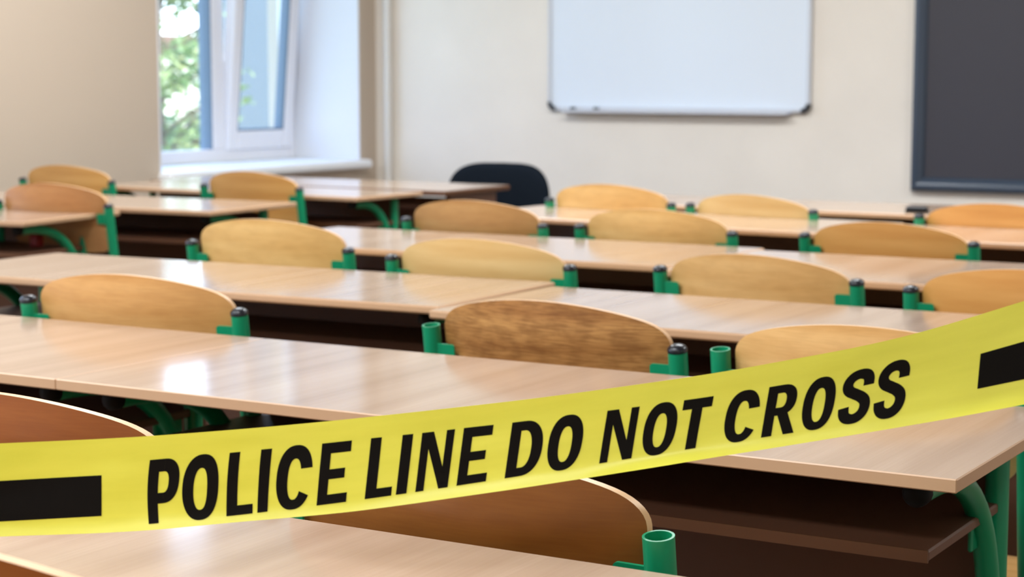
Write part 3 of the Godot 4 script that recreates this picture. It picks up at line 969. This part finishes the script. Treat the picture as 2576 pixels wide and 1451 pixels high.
func barrier_tape() -> void:
	ripple.seed = 4; ripple.frequency = 0.02; ripple.fractal_octaves = 2
	var o := Node3D.new()
	o.name = numbered("barrier_tape")
	add_child(o)
	o.position = Vector3(-0.72322, 0.96762, -1.2229)
	o.rotation_degrees = Vector3(-6.52, 30.6, 0)
	tag(o, "yellow plastic barrier tape with bold black lettering strung across the foreground", "tape")
	var b := Shape.new()
	var n := 200
	var rows := 28
	var th := 0.0002
	for side in [1, -1]:
		b.soft()
		for i in n:
			for j in rows:
				var q := []; var u := []
				for k in [[0, 0], [1, 0], [1, 1], [0, 1]]:
					var x := lerpf(-519.7, 520.9, float(i + k[0]) / n)
					var t := float(j + k[1]) / rows
					q.append(tape_at(x, lerpf(along(TAPE_TOP, x), along(TAPE_BOTTOM, x), t), 0.0 if side == 1 else -th))
					u.append(Vector2(x * 0.002, t))
				b.quad(q[0], q[1], q[2], q[3], Vector3(0, 0, side), u[0], u[1], u[2], u[3])
	put("film", b.done(M.tape), o)
	for l in LETTERS:
		var m := letter_mesh(l)
		put("letter", m, o)
	for q in [[[-483.2, -150.8], [-391.9, -147.4], [-314.4, -143], [-314.2, -174], [-391.9, -178.4], [-483.2, -181.8]], [[359, -50], [391.9, -40.6], [490.5, -9.9], [487.4, -45.8], [391.9, -69.5], [356.3, -76.8]]]:
		b = Shape.new()
		b.soft()
		# the six corners run along the top, then back along the bottom: fill between
		for seg in 2:
			for i in 8:
				for j in 8:
					var p := []
					for k in [[0, 0], [1, 0], [1, 1], [0, 1]]:
						var s := float(i + k[0]) / 8
						var t := float(j + k[1]) / 8
						var up := Vector2(q[seg][0], q[seg][1]).lerp(Vector2(q[seg + 1][0], q[seg + 1][1]), s)
						var dn := Vector2(q[5 - seg][0], q[5 - seg][1]).lerp(Vector2(q[4 - seg][0], q[4 - seg][1]), s)
						var c := up.lerp(dn, t)
						p.append(tape_at(c.x, c.y, 0.0004))
					b.quad(p[0], p[1], p[2], p[3], Vector3(0, 0, 1))
		put("printed_bar", b.done(M.ink), o)

var box_: Array
func at_letter(a: float, v: float) -> Vector3:
	var xt := lerpf(box_[1], box_[2], a)
	var xb := lerpf(box_[3], box_[4], a)
	var x := lerpf(xt, xb, v)
	if xt < -140.0:      # the left letters lean upright again towards the foot
		x -= 4.0 * v * (1.0 - v) * 1.7 * clampf((-140.0 - xt) / 135.0, 0.0, 1.0)
	return tape_at(x, lerpf(along(CAP_LINE, xt), along(BASE_LINE, xb), v), 0.0004)

func strip(b: Shape, p: Array, q: Array, closed := false) -> void:
	var n := p.size()
	for i in (n if closed else n - 1):
		var j := (i + 1) % n
		var steps := 3
		for k in steps:
			var t0 := float(k) / steps; var t1 := float(k + 1) / steps
			var a: Vector2 = p[i].lerp(q[i], t0); var c: Vector2 = p[j].lerp(q[j], t0)
			var d: Vector2 = p[j].lerp(q[j], t1); var e: Vector2 = p[i].lerp(q[i], t1)
			b.quad(at_letter(a.x, a.y), at_letter(c.x, c.y), at_letter(d.x, d.y), at_letter(e.x, e.y), Vector3(0, 0, 1))

func bar(b: Shape, a: Vector2, c: Vector2, d: Vector2, e: Vector2) -> void:
	# a straight-sided stroke from edge a-c to edge e-d
	var p := []; var q := []
	for i in 13:
		var t := i / 12.0
		p.append(a.lerp(e, t)); q.append(c.lerp(d, t))
	strip(b, p, q)

func rect(b: Shape, x0: float, y0: float, x1: float, y1: float) -> void:
	bar(b, Vector2(x0, y0), Vector2(x1, y0), Vector2(x1, y1), Vector2(x0, y1))

func oval(c: Vector2, r: Vector2, pw: float, deg0: float, deg1: float, n: int) -> Array:
	var out := []
	for i in n + 1:
		var a := deg_to_rad(lerpf(deg0, deg1, float(i) / n))
		var x := cos(a); var y := sin(a)
		out.append(c + Vector2(signf(x) * pow(absf(x), 2.0 / pw) * r.x, signf(y) * pow(absf(y), 2.0 / pw) * r.y))
	return out

func letter_mesh(l: Array) -> ArrayMesh:
	box_ = l
	var b := Shape.new()
	b.soft()
	match l[0]:
		"I":
			rect(b, 0, 0, 1, 1)
		"L":
			rect(b, 0, 0, 0.41, 1)
			rect(b, 0.41, 0.85, 1, 1)
		"E":
			rect(b, 0, 0, 0.33, 1)
			rect(b, 0.33, 0, 1, 0.175)
			rect(b, 0.33, 0.435, 0.86, 0.595)
			rect(b, 0.33, 0.845, 1, 1)
		"T":
			rect(b, 0, 0, 1, 0.2)
			rect(b, 0.325, 0.2, 0.685, 1)
		"N":
			rect(b, 0, 0, 0.25, 1)
			rect(b, 0.755, 0, 1, 1)
			bar(b, Vector2(0.064, 0), Vector2(0.36, 0), Vector2(0.987, 1), Vector2(0.71, 1))
			rect(b, 0, 0, 0.2, 0.2)
			rect(b, 0.8, 0.8, 1, 1)
		"O":
			strip(b, oval(Vector2(0.5, 0.5), Vector2(0.5, 0.516), 2.35, 0, 354, 59), oval(Vector2(0.5, 0.53), Vector2(0.19, 0.33), 2.35, 0, 354, 59), true)
		"C":
			strip(b, oval(Vector2(0.5, 0.5), Vector2(0.5, 0.516), 2.35, -12, -326, 56), oval(Vector2(0.5, 0.53), Vector2(0.185, 0.33), 2.35, -25, -326, 56))
			# the lower terminal is cut square
		"D":
			rect(b, 0, 0, 0.31, 1)
			rect(b, 0.31, 0, 0.42, 0.17)
			rect(b, 0.31, 0.845, 0.42, 1)
			strip(b, oval(Vector2(0.42, 0.5), Vector2(0.58, 0.5), 2.3, -90, 90, 30), oval(Vector2(0.42, 0.5075), Vector2(0.25, 0.3375), 2.3, -90, 90, 30))
		"P":
			rect(b, 0, 0, 0.335, 1)
			rect(b, 0.335, 0, 0.5, 0.2)
			rect(b, 0.335, 0.535, 0.5, 0.7)
			strip(b, oval(Vector2(0.5, 0.35), Vector2(0.5, 0.35), 2.3, -90, 90, 26), oval(Vector2(0.5, 0.3675), Vector2(0.165, 0.1675), 2.3, -90, 90, 26))
		"R":
			rect(b, 0, 0, 0.335, 1)
			rect(b, 0.335, 0, 0.5, 0.16)
			rect(b, 0.335, 0.45, 0.5, 0.605)
			strip(b, oval(Vector2(0.5, 0.3025), Vector2(0.49, 0.3025), 2.3, -90, 90, 26), oval(Vector2(0.5, 0.305), Vector2(0.15, 0.145), 2.3, -90, 90, 26))
			bar(b, Vector2(0.40, 0.56), Vector2(0.72, 0.52), Vector2(1.07, 1), Vector2(0.715, 1))
		"S":
			var spine := [Vector2(0.835, 0.315), Vector2(0.825, 0.2), Vector2(0.73, 0.11), Vector2(0.54, 0.075), Vector2(0.34, 0.105), Vector2(0.21, 0.19), Vector2(0.19, 0.295), Vector2(0.28, 0.385), Vector2(0.47, 0.455), Vector2(0.66, 0.525), Vector2(0.79, 0.61), Vector2(0.82, 0.72), Vector2(0.76, 0.83), Vector2(0.62, 0.905), Vector2(0.44, 0.925), Vector2(0.28, 0.89), Vector2(0.19, 0.81), Vector2(0.165, 0.69)]
			var c := Curve2D.new()
			c.bake_interval = 0.02
			for i in spine.size():
				var s: Vector2 = spine[i] * Vector2(0.66, 1.0)
				var pv: Vector2 = spine[maxi(i - 1, 0)] * Vector2(0.66, 1.0)
				var nx: Vector2 = spine[mini(i + 1, spine.size() - 1)] * Vector2(0.66, 1.0)
				var tg := (nx - pv) / 6.0
				c.add_point(s, -tg, tg)
			var pts := c.get_baked_points()
			var pa := []; var pb := []
			for i in pts.size():
				var d := (pts[mini(i + 1, pts.size() - 1)] - pts[maxi(i - 1, 0)]).normalized()
				var nrm := Vector2(-d.y, d.x)
				var hw := 0.092 + 0.016 * absf(d.y)
				pa.append((pts[i] + nrm * hw) / Vector2(0.66, 1.0))
				pb.append((pts[i] - nrm * hw) / Vector2(0.66, 1.0))
			strip(b, pa, pb)
	return b.done(M.ink)
